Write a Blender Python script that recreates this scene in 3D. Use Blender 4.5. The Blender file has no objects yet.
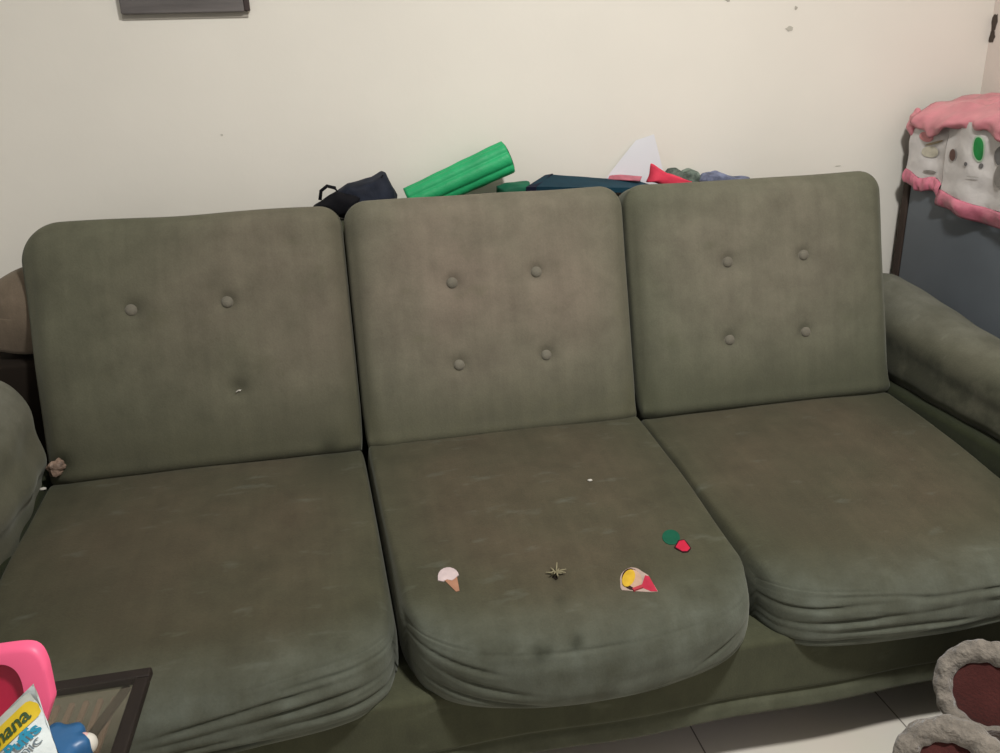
import bpy, bmesh, math, random
import numpy as np
from mathutils import Vector, Matrix, noise

random.seed(7)
rng = np.random.default_rng(7)
SC = bpy.context.scene
COL = SC.collection

# ------------------------------------------------------------------ camera
CAM = np.array([0.6258, -1.6053, 1.178])
PITCH, YAW, ROLL, FPX = 0.3531, 0.1802, -0.0369, 811.65
_cy, _sy, _cp, _sp = math.cos(YAW), math.sin(YAW), math.cos(PITCH), math.sin(PITCH)
FWD = np.array([_sy * _cp, _cy * _cp, -_sp])
_r0 = np.array([_cy, -_sy, 0.0]); _u0 = np.cross(_r0, FWD)
RIGHT = math.cos(ROLL) * _r0 + math.sin(ROLL) * _u0
UP = -math.sin(ROLL) * _r0 + math.cos(ROLL) * _u0
cd = bpy.data.cameras.new('camera'); cam = bpy.data.objects.new('camera', cd); COL.objects.link(cam)
cd.sensor_width = 36; cd.sensor_fit = 'HORIZONTAL'; cd.lens = FPX * 36 / 1000; cd.clip_start = 0.02
m = Matrix.Identity(4)
for i in range(3):
    m[i][0] = RIGHT[i]; m[i][1] = UP[i]; m[i][2] = -FWD[i]; m[i][3] = CAM[i]
cam.matrix_world = m
SC.camera = cam

def ray(u, v): return RIGHT * (u - 500) / FPX - UP * (v - 376.5) / FPX + FWD
def onpl(u, v, p0, n):
    d = ray(u, v); p0 = np.array(p0, float); n = np.array(n, float)
    return CAM + d * (np.dot(p0 - CAM, n) / np.dot(d, n))
def on_x(u, v, x): return onpl(u, v, (x, 0, 0), (1, 0, 0))
def on_y(u, v, y): return onpl(u, v, (0, y, 0), (0, 1, 0))
def on_z(u, v, z): return onpl(u, v, (0, 0, z), (0, 0, 1))

def lin(r, g, b):
    f = lambda c: (c / 255 / 12.92) if c / 255 <= .04045 else ((c / 255 + .055) / 1.055) ** 2.4
    return (f(r), f(g), f(b), 1)

# ------------------------------------------------------------------ materials
def base_mat(name):
    mt = bpy.data.materials.new(name); mt.use_nodes = True
    nt = mt.node_tree
    return mt, nt, nt.nodes, nt.links, nt.nodes['Principled BSDF']

def mat(name, col, rough=.6, spec=.3, var=.12, scale=8., bump=0., bscale=60., sheen=0., metal=0., stretch=(1, 1, 1), trans=0):
    mt, nt, N, L, B = base_mat(name)
    tc = N.new('ShaderNodeTexCoord'); mp = N.new('ShaderNodeMapping'); mp.inputs['Scale'].default_value = stretch
    L.new(tc.outputs['Object'], mp.inputs['Vector'])
    nz = N.new('ShaderNodeTexNoise'); nz.inputs['Scale'].default_value = scale; nz.inputs['Detail'].default_value = 5
    L.new(mp.outputs['Vector'], nz.inputs['Vector'])
    rp = N.new('ShaderNodeValToRGB')
    c = np.array(col[:3])
    rp.color_ramp.elements[0].position = .3; rp.color_ramp.elements[1].position = .7
    rp.color_ramp.elements[0].color = (*np.clip(c * (1 - var), 0, 1), 1)
    rp.color_ramp.elements[1].color = (*np.clip(c * (1 + var), 0, 1), 1)
    L.new(nz.outputs['Fac'], rp.inputs['Fac']); L.new(rp.outputs['Color'], B.inputs['Base Color'])
    B.inputs['Roughness'].default_value = rough; B.inputs['Specular IOR Level'].default_value = spec
    B.inputs['Metallic'].default_value = metal
    B.inputs['Sheen Weight'].default_value = sheen; B.inputs['Sheen Roughness'].default_value = .5
    if trans: B.inputs['Transmission Weight'].default_value = trans
    if bump:
        n2 = N.new('ShaderNodeTexNoise'); n2.inputs['Scale'].default_value = bscale; n2.inputs['Detail'].default_value = 4
        L.new(mp.outputs['Vector'], n2.inputs['Vector'])
        bp = N.new('ShaderNodeBump'); bp.inputs['Strength'].default_value = bump; bp.inputs['Distance'].default_value = .01
        L.new(n2.outputs['Fac'], bp.inputs['Height']); L.new(bp.outputs['Normal'], B.inputs['Normal'])
    return mt

def fabric(name, main, brown, front, dark=(.02, .022, .014), sheen=.15):
    """worn velvet: attributes brown / front / stain steer wear and painted-in shade, noise breaks it up"""
    mt, nt, N, L, B = base_mat(name)
    tc = N.new('ShaderNodeTexCoord')
    def noise_(scale, detail=6, stretch=(1, 1, 1), rough=.55):
        mp = N.new('ShaderNodeMapping'); mp.inputs['Scale'].default_value = stretch
        L.new(tc.outputs['Object'], mp.inputs['Vector'])
        n = N.new('ShaderNodeTexNoise'); n.inputs['Scale'].default_value = scale
        n.inputs['Detail'].default_value = detail; n.inputs['Roughness'].default_value = rough
        L.new(mp.outputs['Vector'], n.inputs['Vector']); return n.outputs['Fac']
    def attr(a):
        n = N.new('ShaderNodeAttribute'); n.attribute_name = a; return n.outputs['Fac']
    def math_(op, a, b, clamp=False):
        n = N.new('ShaderNodeMath'); n.operation = op; n.use_clamp = clamp
        for k, x in enumerate((a, b)):
            if isinstance(x, (int, float)): n.inputs[k].default_value = x
            else: L.new(x, n.inputs[k])
        return n.outputs[0]
    def mix(fac, a, b, mode='MIX'):
        n = N.new('ShaderNodeMix'); n.data_type = 'RGBA'; n.blend_type = mode
        if isinstance(fac, (int, float)): n.inputs[0].default_value = fac
        else: L.new(fac, n.inputs[0])
        for k, x in ((6, a), (7, b)):
            if isinstance(x, tuple): n.inputs[k].default_value = (*x[:3], 1)
            else: L.new(x, n.inputs[k])
        return n.outputs[2]
    n_big = noise_(4.5, 5); n_mid = noise_(16, 5); n_fine = noise_(260, 2)
    n_streak = noise_(9, 6, (5, .5, .5))
    def spread(x, a=.5, k=2.2): return math_('ADD', math_('MULTIPLY', math_('SUBTRACT', x, a), k), .5, True)
    fb = math_('MULTIPLY', attr('brown'), math_('ADD', .35, math_('MULTIPLY', spread(n_big), .8), True), True)
    c = mix(fb, main, brown)
    ff = math_('MULTIPLY', attr('front'), math_('ADD', .45, math_('MULTIPLY', spread(n_mid), .6), True), True)
    c = mix(ff, c, front)
    mul = math_('ADD', .75, math_('MULTIPLY', spread(n_mid, .5, 2.0), .30))
    mul = math_('MULTIPLY', mul, math_('ADD', .90, math_('MULTIPLY', n_fine, .24)))
    mul = math_('MULTIPLY', mul, math_('ADD', .86, math_('MULTIPLY', n_streak, .28)))
    cm = N.new('ShaderNodeCombineColor')
    for k in range(3): L.new(mul, cm.inputs[k])
    c = mix(1.0, c, cm.outputs[0], 'MULTIPLY')
    # pale rubbed marks
    n_rub = noise_(22, 3, (.6, 1.6, 1))
    rub = math_('MULTIPLY', math_('SUBTRACT', n_rub, .62, True), 2.0, True)
    c = mix(rub, c, tuple(np.array(front) * 1.35))
    st = math_('MULTIPLY', attr('stain_shade'), math_('ADD', .35, math_('MULTIPLY', spread(n_mid, .5, 4), .9), True), True)
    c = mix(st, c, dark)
    L.new(c, B.inputs['Base Color'])
    B.inputs['Roughness'].default_value = .92; B.inputs['Specular IOR Level'].default_value = .12
    B.inputs['Sheen Weight'].default_value = sheen; B.inputs['Sheen Roughness'].default_value = .45
    B.inputs['Sheen Tint'].default_value = (.75, .78, .68, 1)
    bp = N.new('ShaderNodeBump'); bp.inputs['Strength'].default_value = .25; bp.inputs['Distance'].default_value = .004
    L.new(math_('ADD', n_mid, math_('MULTIPLY', n_fine, .35)), bp.inputs['Height'])
    L.new(bp.outputs['Normal'], B.inputs['Normal'])
    return mt

# ------------------------------------------------------------------ object helpers
def link(o, parent=None):
    COL.objects.link(o)
    if parent is not None: o.parent = parent
    return o
def tag(o, label=None, cat=None, group=None, kind=None):
    if label: o['label'] = label
    if cat: o['category'] = cat
    if group: o['group'] = group
    if kind: o['kind'] = kind
    return o
def empty(name, loc, label, cat, group=None):
    o = bpy.data.objects.new(name, None); o.empty_display_size = .05; link(o); o.location = loc
    return tag(o, label, cat, group)
def mesh(name, V, F, mt, parent=None, smooth=True, attrs=None, mats=None, fm=None):
    """V in world space; an object under an Empty is shifted into its local frame"""
    V = np.asarray(V, float).copy()
    off = np.zeros(3)
    p = parent
    while p is not None: off += np.array(p.location); p = p.parent
    V = V - off
    me = bpy.data.meshes.new(name); me.from_pydata(V.tolist(), [], [list(map(int, f)) for f in F]); me.update()
    for mm in (mats or [mt]): me.materials.append(mm)
    if fm is not None: me.polygons.foreach_set('material_index', np.asarray(fm, dtype=np.int32))
    if smooth: me.polygons.foreach_set('use_smooth', [True] * len(me.polygons))
    if attrs:
        for k, a in attrs.items():
            at = me.attributes.new(k, 'FLOAT', 'POINT'); at.data.foreach_set('value', np.asarray(a, dtype=np.float32))
    return link(bpy.data.objects.new(name, me), parent)

def gridbox(xs, ys, zs):
    nx, ny, nz = len(xs), len(ys), len(zs)
    ids = {}; V = []; F = []
    def vid(i, j, k):
        t = (i, j, k)
        if t not in ids: ids[t] = len(V); V.append((xs[i], ys[j], zs[k]))
        return ids[t]
    for i in range(nx - 1):
        for j in range(ny - 1):
            F.append((vid(i, j, nz-1), vid(i+1, j, nz-1), vid(i+1, j+1, nz-1), vid(i, j+1, nz-1)))
            F.append((vid(i, j, 0), vid(i, j+1, 0), vid(i+1, j+1, 0), vid(i+1, j, 0)))
    for i in range(nx - 1):
        for k in range(nz - 1):
            F.append((vid(i, 0, k), vid(i+1, 0, k), vid(i+1, 0, k+1), vid(i, 0, k+1)))
            F.append((vid(i, ny-1, k), vid(i, ny-1, k+1), vid(i+1, ny-1, k+1), vid(i+1, ny-1, k)))
    for j in range(ny - 1):
        for k in range(nz - 1):
            F.append((vid(0, j, k), vid(0, j, k+1), vid(0, j+1, k+1), vid(0, j+1, k)))
            F.append((vid(nx-1, j, k), vid(nx-1, j+1, k), vid(nx-1, j+1, k+1), vid(nx-1, j, k+1)))
    return np.array(V, float), F
def axis(h, r, n, m=5):
    a = np.linspace(-h, -h + r, m + 1); b = np.linspace(-h + r, h - r, n + 1)[1:-1]; c = np.linspace(h - r, h, m + 1)
    return np.concatenate([a, b, c])
def rounded(V, h, r):
    h = np.array(h); r = np.array(r); c = np.clip(V, -(h - r), h - r); d = (V - c) / r
    n = np.linalg.norm(d, axis=1, keepdims=True); n[n < 1e-9] = 1
    return c + r * d / n
def rbox(h, r, n=(8, 8, 8), m=4):
    if not hasattr(r, '__len__'): r = (r, r, r)
    V, F = gridbox(*[axis(h[i], r[i], n[i], m) for i in range(3)])
    return rounded(V, h, r), F
def box_obj(name, lo, hi, r, mt, parent=None, n=(4, 4, 4), m=3, fn=None, attrs=None):
    lo = np.array(lo, float); hi = np.array(hi, float); c = (lo + hi) / 2; h = (hi - lo) / 2
    V, F = rbox(h, min(r, *(h * .98)), n, m); V = V + c
    if fn: V = fn(V)
    if attrs == 'wear': attrs = {k: np.zeros(len(V)) for k in ('brown', 'front', 'stain_shade')}
    return mesh(name, V, F, mt, parent, attrs=attrs)
def tube(pts, r, seg=10, cap=True):
    pts = [np.array(p, float) for p in pts]; V = []; F = []; n = len(pts)
    up = np.array([0, 0, 1.0])
    for i, p in enumerate(pts):
        t = pts[min(i+1, n-1)] - pts[max(i-1, 0)]; t = t / np.linalg.norm(t)
        a = np.cross(t, up)
        if np.linalg.norm(a) < 1e-3: a = np.cross(t, [1, 0, 0])
        a /= np.linalg.norm(a); b = np.cross(a, t)
        rr = r[i] if hasattr(r, '__len__') else r
        for k in range(seg):
            th = 2 * math.pi * k / seg; V.append(p + rr * (math.cos(th) * a + math.sin(th) * b))
    for i in range(n - 1):
        for k in range(seg):
            F.append((i*seg+k, i*seg+(k+1) % seg, (i+1)*seg+(k+1) % seg, (i+1)*seg+k))
    if cap: F.append(tuple(range(seg-1, -1, -1))); F.append(tuple((n-1)*seg+k for k in range(seg)))
    return np.array(V), F
def join(parts):
    V = []; F = []; FM = []; o = 0
    for p in parts:
        v, f = p[0], p[1]; mi = p[2] if len(p) > 2 else 0
        V.append(np.asarray(v, float)); F += [tuple(i + o for i in q) for q in f]; FM += [mi] * len(f); o += len(v)
    return np.concatenate(V), F, FM
def sstep(a, b, x):
    t = np.clip((np.asarray(x, float) - a) / (b - a), 0, 1); return t * t * (3 - 2 * t)
def nzv(V, s, seed=0.):
    return np.array([noise.noise(Vector((p[0]*s + seed, p[1]*s + seed*1.7, p[2]*s - seed))) for p in V])
def ellipsoid(c, r, seg=20, rings=12):
    V = []; F = []
    for i in range(rings + 1):
        ph = math.pi * i / rings
        for k in range(seg):
            th = 2*math.pi*k/seg
            V.append((c[0]+r[0]*math.sin(ph)*math.cos(th), c[1]+r[1]*math.sin(ph)*math.sin(th), c[2]+r[2]*math.cos(ph)))
    for i in range(rings):
        for k in range(seg): F.append((i*seg+k, (i+1)*seg+k, (i+1)*seg+(k+1) % seg, i*seg+(k+1) % seg))
    return np.array(V), F
def disc(n=24):
    V = [(0, 0)] + [(math.cos(2*math.pi*k/n), math.sin(2*math.pi*k/n)) for k in range(n)]
    return np.array(V), [(0, 1+k, 1+(k+1) % n) for k in range(n)]
def sheet(P, nu, nv):
    """grid of points P[nv][nu] -> V,F"""
    return np.array(P).reshape(-1, 3), [(j*nu+i, j*nu+i+1, (j+1)*nu+i+1, (j+1)*nu+i) for j in range(nv-1) for i in range(nu-1)]

# ------------------------------------------------------------------ setting
YW, XR = .42, 2.338
M_wall = mat('painted_wall', (.72, .695, .63), .75, .2, .035, 2.2, .06, 30)
M_wallR = mat('painted_wall_side', (.70, .63, .57), .75, .2, .04, 2.2, .06, 30)
M_mark = mat('wall_mark', (.40, .38, .33), .8, .1)
M_chip = mat('bare_plaster', (.075, .06, .05), .9, .1)
def wallbox(name, lo, hi, mt):
    lo = np.array(lo); hi = np.array(hi)
    V, F = gridbox([lo[0], hi[0]], [lo[1], hi[1]], [lo[2], hi[2]])
    return tag(mesh(name, V, F, mt, smooth=False), kind='structure')
wall_back = wallbox('wall_back', (-1.6, YW, -.02), (XR + .1, YW + .1, 2.6), M_wall)
wall_right = wallbox('wall_right', (XR, -2.6, -.02), (XR + .1, YW, 2.6), M_wallR)
wallbox('ceiling', (-1.6, -2.6, 2.6), (XR + .1, YW + .1, 2.7), mat('ceiling_paint', (.7, .68, .62), .8, .1))
# tiled floor
mt, nt, N, L, B = base_mat('floor_tiles')
tc = N.new('ShaderNodeTexCoord'); mp = N.new('ShaderNodeMapping')
mp.inputs['Location'].default_value = (-1.1789, .30, 0); L.new(tc.outputs['Object'], mp.inputs['Vector'])
br = N.new('ShaderNodeTexBrick'); br.offset = 0; br.squash = 1
br.inputs['Scale'].default_value = 1; br.inputs['Brick Width'].default_value = .393; br.inputs['Row Height'].default_value = .393
br.inputs['Mortar Size'].default_value = .0016; br.inputs['Mortar Smooth'].default_value = .2
br.inputs['Color1'].default_value = (.64, .60, .53, 1); br.inputs['Color2'].default_value = (.62, .58, .51, 1); br.inputs['Mortar'].default_value = (.16, .14, .12, 1)
L.new(mp.outputs['Vector'], br.inputs['Vector'])
nzf = N.new('ShaderNodeTexNoise'); nzf.inputs['Scale'].default_value = 9; nzf.inputs['Detail'].default_value = 6
mx = N.new('ShaderNodeMix'); mx.data_type = 'RGBA'; mx.blend_type = 'MULTIPLY'; mx.inputs[0].default_value = .25
L.new(br.outputs['Color'], mx.inputs[6]); L.new(nzf.outputs['Color'], mx.inputs[7]); L.new(mx.outputs[2], B.inputs['Base Color'])
B.inputs['Roughness'].default_value = .35; B.inputs['Specular IOR Level'].default_value = .35
wallbox('floor', (-1.6, -2.6, -.05), (XR + .1, YW + .1, 0), mt)

def wall_patch(name, u, v, w, h, mt, parent, seed, plane='y'):
    rnd = random.Random(seed); V = []; n = 14
    c = on_y(u, v, YW - .001) if plane == 'y' else on_x(u, v, XR - .001)
    V.append(c)
    for k in range(n):
        th = 2*math.pi*k/n; rr = .7 + .5*rnd.random()
        d = np.array([w*rr*math.cos(th), 0, h*rr*math.sin(th)]) if plane == 'y' else np.array([0, w*rr*math.cos(th), h*rr*math.sin(th)])
        V.append(c + d)
    return mesh(name, V, [(0, 1+k, 1+(k+1) % n) for k in range(n)], mt, parent, smooth=False)
wall_patch('wall_stain', 728, 0, .007, .004, M_mark, wall_back, 1)
wall_patch('wall_stain', 796, 8, .004, .005, M_mark, wall_back, 2)
M_mark2 = mat('faint_wall_mark', (.50, .48, .42), .8, .1)
wall_patch('wall_stain', 789.5, 28.5, .011, .006, M_mark2, wall_back, 3)
wall_patch('wall_stain', 222, 135, .003, .003, M_mark2, wall_back, 4)
wall_patch('wall_stain', 838, 166, .009, .0015, M_mark2, wall_back, 5)
for (u, v, w, h, s) in ((994.5, 22, .010, .024, 6), (992, 37, .012, .018, 7)):
    wall_patch('plaster_chip', u, v, w, h, M_chip, wall_right, s, 'x')

# dark plaque at top left
pl = on_y(123, 15, YW); pr = on_y(250, 13, YW)
plq = empty('wall_plaque', ((pl[0]+pr[0])/2, YW, pl[2]), 'dark grey wooden board hung high on the cream wall', 'wall plaque')
M_plq = mat('weathered_grey_wood', (.125, .115, .112), .6, .3, .35, 14, .1, 40, stretch=(.25, 1, 3))
M_plq2 = mat('board_end', (.055, .042, .04), .6, .2)
box_obj('board', (pl[0], YW - .018, pl[2] + .0), (pr[0] - .010, YW - .004, pl[2] + .26), .003, M_plq, plq)
box_obj('end_strip', (pr[0] - .0098, YW - .016, pl[2] + .002), (pr[0] + .002, YW - .003, pl[2] + .26), .002, M_plq2, plq)
bk = box_obj('underside_shadow', (pl[0] - .002, YW - .0038, pl[2] - .010), (pr[0] - .004, YW - .0005, pl[2] + .25), .001, mat('underside_shadow_grey', (.36, .34, .30), .8, .1), plq)  # pale strip stands for the board's shadow on the wall
bk['label'] = 'pale grey strip painted in for the shadow under the board'

# ------------------------------------------------------------------ sofa
W = .62
C_main = (.057, .058, .036); C_brown = (.077, .064, .042); C_front = (.096, .106, .086)
F_seat = fabric('olive_velvet_seat', C_main, C_brown, C_front)
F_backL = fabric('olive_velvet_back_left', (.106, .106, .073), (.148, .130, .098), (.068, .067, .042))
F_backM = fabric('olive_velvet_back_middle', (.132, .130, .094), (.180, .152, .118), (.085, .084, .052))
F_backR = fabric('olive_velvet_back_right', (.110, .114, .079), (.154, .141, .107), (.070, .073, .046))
F_base = fabric('olive_velvet_base', (.058, .062, .037), (.06, .059, .036), (.10, .106, .075))
F_deck = fabric('olive_velvet_deck', (.022, .026, .013), (.022, .024, .014), (.03, .03, .02))
F_arm = fabric('olive_velvet_arm', (.092, .097, .066), (.11, .10, .074), (.145, .145, .118))
F_wing = fabric('brown_velvet_wing', (.16, .125, .09), (.15, .12, .09), (.17, .13, .1))
M_under = mat('near_black', (.018, .014, .011), .95, .05)
M_btn = fabric('button_cloth', (.15, .145, .115), (.17, .15, .12), (.2, .19, .16))

sofa = empty('sofa', (.93, -.15, 0), 'worn olive green velvet three-seat sofa against the cream wall', 'sofa')

# --- base with hemmed front
def base_fn(V):
    V = V.copy(); f = V[:, 1] < -.5
    z = V[:, 2]
    V[f, 1] += (-.010 * sstep(.17, .113, z) + .012 * sstep(.16, .30, z))[f] if False else 0
    hem = .006 * np.exp(-((z - .150) / .006) ** 2)
    V[:, 1] += np.where(f, hem - .004 * sstep(.15, .12, z) + .003 * np.sin(V[:, 0] * 17) * sstep(.3, .2, z), 0)
    V[:, 2] += np.where(z < .16, .0012 * np.sin(V[:, 0] * 9 + 1), 0)
    return V
lo = np.array([-.16, -.575, .113]); hi = np.array([2.02, .20, .268])
h = (hi - lo) / 2
V, F = gridbox(np.linspace(-h[0], h[0], 140), axis(h[1], .012, 6, 3), np.linspace(-h[2], h[2], 60))
V = rounded(V, h, (.012, .012, .012)) + (lo + hi) / 2; V = base_fn(V)
at = {'brown': .3 * np.ones(len(V)), 'front': sstep(.158, .14, V[:, 2]) * .7, 'stain_shade': .55 * sstep(1.3, 1.75, V[:, 0]) * sstep(.13, .2, V[:, 2])}  # right end darkened to paint in the shadow on the base
mesh('base', V, F, F_base, sofa, attrs=at)
def deck_fn(V):
    V = V.copy(); V[:, 2] += np.where(V[:, 2] > .3, np.where(V[:, 0] > 1, .01 + .02*V[:, 1], .108*V[:, 1]), 0); return V
for (xa, xb) in ((-.065, -.022), (1.874, 1.955)):
    dk = box_obj('seat_deck', (xa, -.56, .24), (xb, .12, .432), .012, F_deck, sofa, n=(3, 20, 4), attrs='wear', fn=deck_fn)
for (x, y) in ((-.08, -.5), (1.95, -.5), (-.08, .14), (1.95, .14)):
    V, F = tube([(x, y, 0), (x, y, .12)], [.022, .028], 14)
    mesh('leg', V, F, mat('dark_wood_leg', (.04, .025, .018), .5), sofa)
# --- back frame behind the cushions, its left shoulder
V, F = rbox((.97, .055, .38), (.04, .04, .04), (40, 4, 14), 4); V += (.93, .325, .50)
mesh('back_frame', V, F, F_base, sofa, attrs={k: np.zeros(len(V)) for k in ('brown', 'front', 'stain_shade')})
V0_, F = gridbox(*[axis(a_, b_, 10, 8) for a_, b_ in ((.10, .095), (.085, .07), (.09, .085))]); V = rounded(V0_, (.10, .085, .09), (.095, .07, .085))
V[:, 0] = np.where(V0_[:, 2] < 0, V[:, 0]*.3 + V0_[:, 0]*.7, V[:, 0]); V[:, 2] = np.where(V0_[:, 2] < 0, V[:, 2]*.4 + V0_[:, 2]*.6, V[:, 2])
V[:, 2] += .004 * np.sin(V[:, 0] * 40); V += (-.016, .215, .757)
sh = mesh('back_shoulder', V, F, F_wing, sofa, attrs={k: np.zeros(len(V)) for k in ('brown', 'front', 'stain_shade')})
sh['label'] = 'browned rounded shoulder behind the arm'
box_obj('gap_shade_panel', (-.16, .13, .28), (-.005, .30, .66), .01, M_under, sofa)  # dark panel stands in for the shade in the gap behind the arm

# --- arms
PROF = [(.235, .115), (.245, .30), (.245, .50), (.235, .575), (.20, .63), (.155, .655), (.11, .660), (.072, .642), (.048, .605), (.040, .57),
        (.048, .535), (.040, .505), (.034, .480), (.042, .455), (.060, .440), (.060, .30), (.060, .115)]
def arm(sign, x_in, y0, y1, name, label=None, dz=0., y_ref=.17):
    # closed profile, resampled, swept along y with rounded ends
    P = np.array(PROF + [PROF[0]]); seg = np.linalg.norm(np.diff(P, axis=0), axis=1); s = np.r_[0, np.cumsum(seg)]
    n = 120; t = np.linspace(0, s[-1], n, endpoint=False)
    X = np.interp(t, s, P[:, 0]); Z = np.interp(t, s, P[:, 1])
    for _ in range(3):
        X = (np.roll(X, 1) + X*2 + np.roll(X, -1)) / 4; Z = (np.roll(Z, 1) + Z*2 + np.roll(Z, -1)) / 4
    ys = np.concatenate([y0 + .05*(1-np.cos(np.linspace(0, math.pi/2, 8))), np.linspace(y0+.05, y1-.05, 60)[1:-1], y1 - .05*(1-np.cos(np.linspace(math.pi/2, 0, 8)))])
    cx, cz = .14, .40
    rows = []
    for y in ys:
        e = min(y - y0, y1 - y); k = 1.0
        if e < .05: k = 1 - .20*(1 - math.sqrt(max(0, 1 - (1 - e/.05)**2)))
        wob = (.003*np.sin(y*23 + X*30) + .002*np.sin(y*51 + Z*20))*(1 if sign < 0 else .45)
        zs = Z - .19*(y_ref - y)*np.clip((Z-.43)/.22, 0, 1) + dz * sstep(.3, .6, Z)
        x = cx + (X - cx)*k + wob; z = cz + (zs - cz)*k if e < .05 else zs
        z = np.maximum(z, .115)
        rows.append(np.stack([x_in + sign*(x - .03), np.full(n, y), z + wob*.6*(Z > .3)], 1))
    V = np.concatenate(rows); F = []
    for j in range(len(ys)-1):
        for i in range(n): F.append((j*n+i, j*n+(i+1) % n, (j+1)*n+(i+1) % n, (j+1)*n+i))
    F.append(tuple(range(n-1, -1, -1))); F.append(tuple((len(ys)-1)*n+i for i in range(n)))
    if sign < 0: F = [tuple(reversed(f)) for f in F]
    zz = V[:, 2]; tt = np.abs(V[:, 0] - x_in)
    at = {'brown': .5*np.ones(len(V)), 'front': sstep(.56, .64, zz) * .9, 'stain_shade': .75*sstep(.585, .53, zz)*(tt < .06) if sign > 0 else .25*sstep(.5, .42, zz)}  # lighter top and dark right inner face carry painted light and shade
    o = mesh(name, V, F, F_arm, sofa, attrs=at)
    if label: o['label'] = label
    return o
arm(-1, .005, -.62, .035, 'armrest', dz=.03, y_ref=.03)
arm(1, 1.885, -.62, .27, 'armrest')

# --- seat cushions
def creases(u, s, specs):
    d = np.zeros_like(u)
    for (s0, amp, wd, uc, us, cv, tilt) in specs:
        c = s0 + cv*(u-uc)**2 + tilt*(u-uc)
        t = (s - c) / wd
        mk = np.exp(-((u-uc)/us)**4)
        mk = mk * np.clip(.62 + .5*np.sin(u*5.1 + s0*190) + .25*np.sin(u*11.7 - s0*300), .12, 1.15)
        d += amp * mk * (-np.exp(-np.abs(t)*1.25) + .34*np.exp(-((t-2.6)/1.7)**2) + .16*np.exp(-((t+2.6)/1.7)**2))
    return d
Y_R, Y_F = .05, -.59
def seat_cushion(k, bulge, drop, specs, stain_shade_spots, lift=0., side=(0, 0)):
    T = .142; xa, xb = k*W - side[0], (k+1)*W + side[1]; hx = (xb-xa)/2 - .0015; hy = (Y_R - Y_F)/2; hz = T/2
    xs = axis(hx, .03, 96, 6)
    ysa = np.concatenate([np.linspace(-hy, -hy+.05, 14), np.linspace(-hy+.05, -hy+.2, 32)[1:], np.linspace(-hy+.2, hy-.03, 34)[1:], np.linspace(hy-.03, hy, 4)[1:]])
    zs = np.linspace(-hz, hz, 52)
    V0, F = gridbox(xs, ysa, zs)
    V = rounded(V0, np.array([[hx, hy, hz]]), np.stack([.010 + .014*sstep(.1, -.32, V0[:, 1]), np.full(len(V0), .066), np.full(len(V0), .058)], 1))
    u = V0[:, 0]/hx; s = (hz - V0[:, 2]) - (V0[:, 1] + hy)
    onbot = (V0[:, 2] < -hz + 1e-6) & (V0[:, 1] > -hy + 1e-6); s[onbot] = T + (V0[onbot, 1] + hy)
    fw = sstep(-hy + .30, -hy, V[:, 1])                    # 1 at the front
    # plan rounding at the front corners, front bulge
    V[:, 1] += fw * (.058*np.abs(u)**8 - bulge*(1 - u*u))
    V[:, 0] *= 1 - .035 * fw * np.abs(u)**2 * sstep(-hy+.12, -hy, V[:, 1])
    # side droop
    edge = np.abs(u)**6
    V[:, 2] += np.where(V0[:, 2] > -hz+1e-6, -(.010, .002, .012)[k]*edge*sstep(-hy+.35, -hy, V[:, 1]), 0)
    # crown on top, sagging front lip
    top = sstep(-hz, hz, V[:, 2])
    V[:, 2] += top * (.010*(1-u*u)*(1 - ((V[:, 1]-.05)/hy)**2).clip(0)) - drop * (1-u*u) * fw * (1 - .6*top)
    V[:, 2] += .0035*nzv(V, 7, k*3.1)*top
    dsp = creases(u, s, specs) + .0018*nzv(np.stack([u*3, s*40, 0*u], 1), 1, k*5.)*sstep(-.10, .03, s)
    act = (V0[:, 1] < -hy + .30) & (~onbot)
    # push along outward direction (front: -y, top: +z)
    ny = -sstep(-.03, .05, s); nz_ = sstep(.05, -.03, s)
    V[:, 1] += np.where(act, dsp*ny, 0); V[:, 2] += np.where(act, dsp*nz_, 0)
    # place: plane dips towards the front
    Y = V[:, 1] + (Y_R + Y_F)/2
    w01 = (u+1)/2; FS = [0., .030, .014, .0]
    X = V[:, 0] + (xa+xb)/2 + (FS[k]*(1-w01) + FS[k+1]*w01)*np.clip(-Y/.59, 0, 1.1)
    Z = .4392 + (.4392-.3757)/.5857*Y - T/2 + V[:, 2] + .003 + lift
    P = np.stack([X, Y, Z], 1)
    rad = np.sqrt((u/.95)**2 + ((Y + .22)/.36)**2)
    at = {'brown': sstep(1.35, .5, rad), 'front': sstep(-.13, .03, s)*(~onbot)*(.95), 'stain_shade': np.zeros(len(P))}
    for (uv, sr, sa) in stain_shade_spots:
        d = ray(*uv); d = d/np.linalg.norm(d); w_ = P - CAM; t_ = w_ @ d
        d2 = ((w_ - t_[:, None]*d)**2).sum(1); at['stain_shade'] = np.maximum(at['stain_shade'], sa*np.exp(-d2/sr**2)*(~onbot))
    # deep creases are darker
    at['stain_shade'] = np.maximum(at['stain_shade'], np.clip(-creases(u, s, specs)/.006, 0, 1)*.55*act)
    at['stain_shade'] = np.maximum(at['stain_shade'], .8*sstep(.975, 1., np.abs(u))*(V0[:, 2] < hz-.03))  # cushion sides darker down in the gaps
    return mesh('seat_cushion', P, F, F_seat, sofa, attrs=at)
sL = [(.018, .0050, .0030, .62, .42, .05, -.020), (.036, .0062, .0034, .50, .60, .035, -.022), (.058, .0070, .0036, .45, .75, .030, -.018),
      (.070, .0050, .0026, .70, .30, .04, -.03), (.083, .0070, .0034, .40, .85, .02, -.012), (.106, .0075, .0040, .2, 1.0, .015, -.006), (-.012, .003, .003, .65, .35, .08, -.03)]
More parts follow.
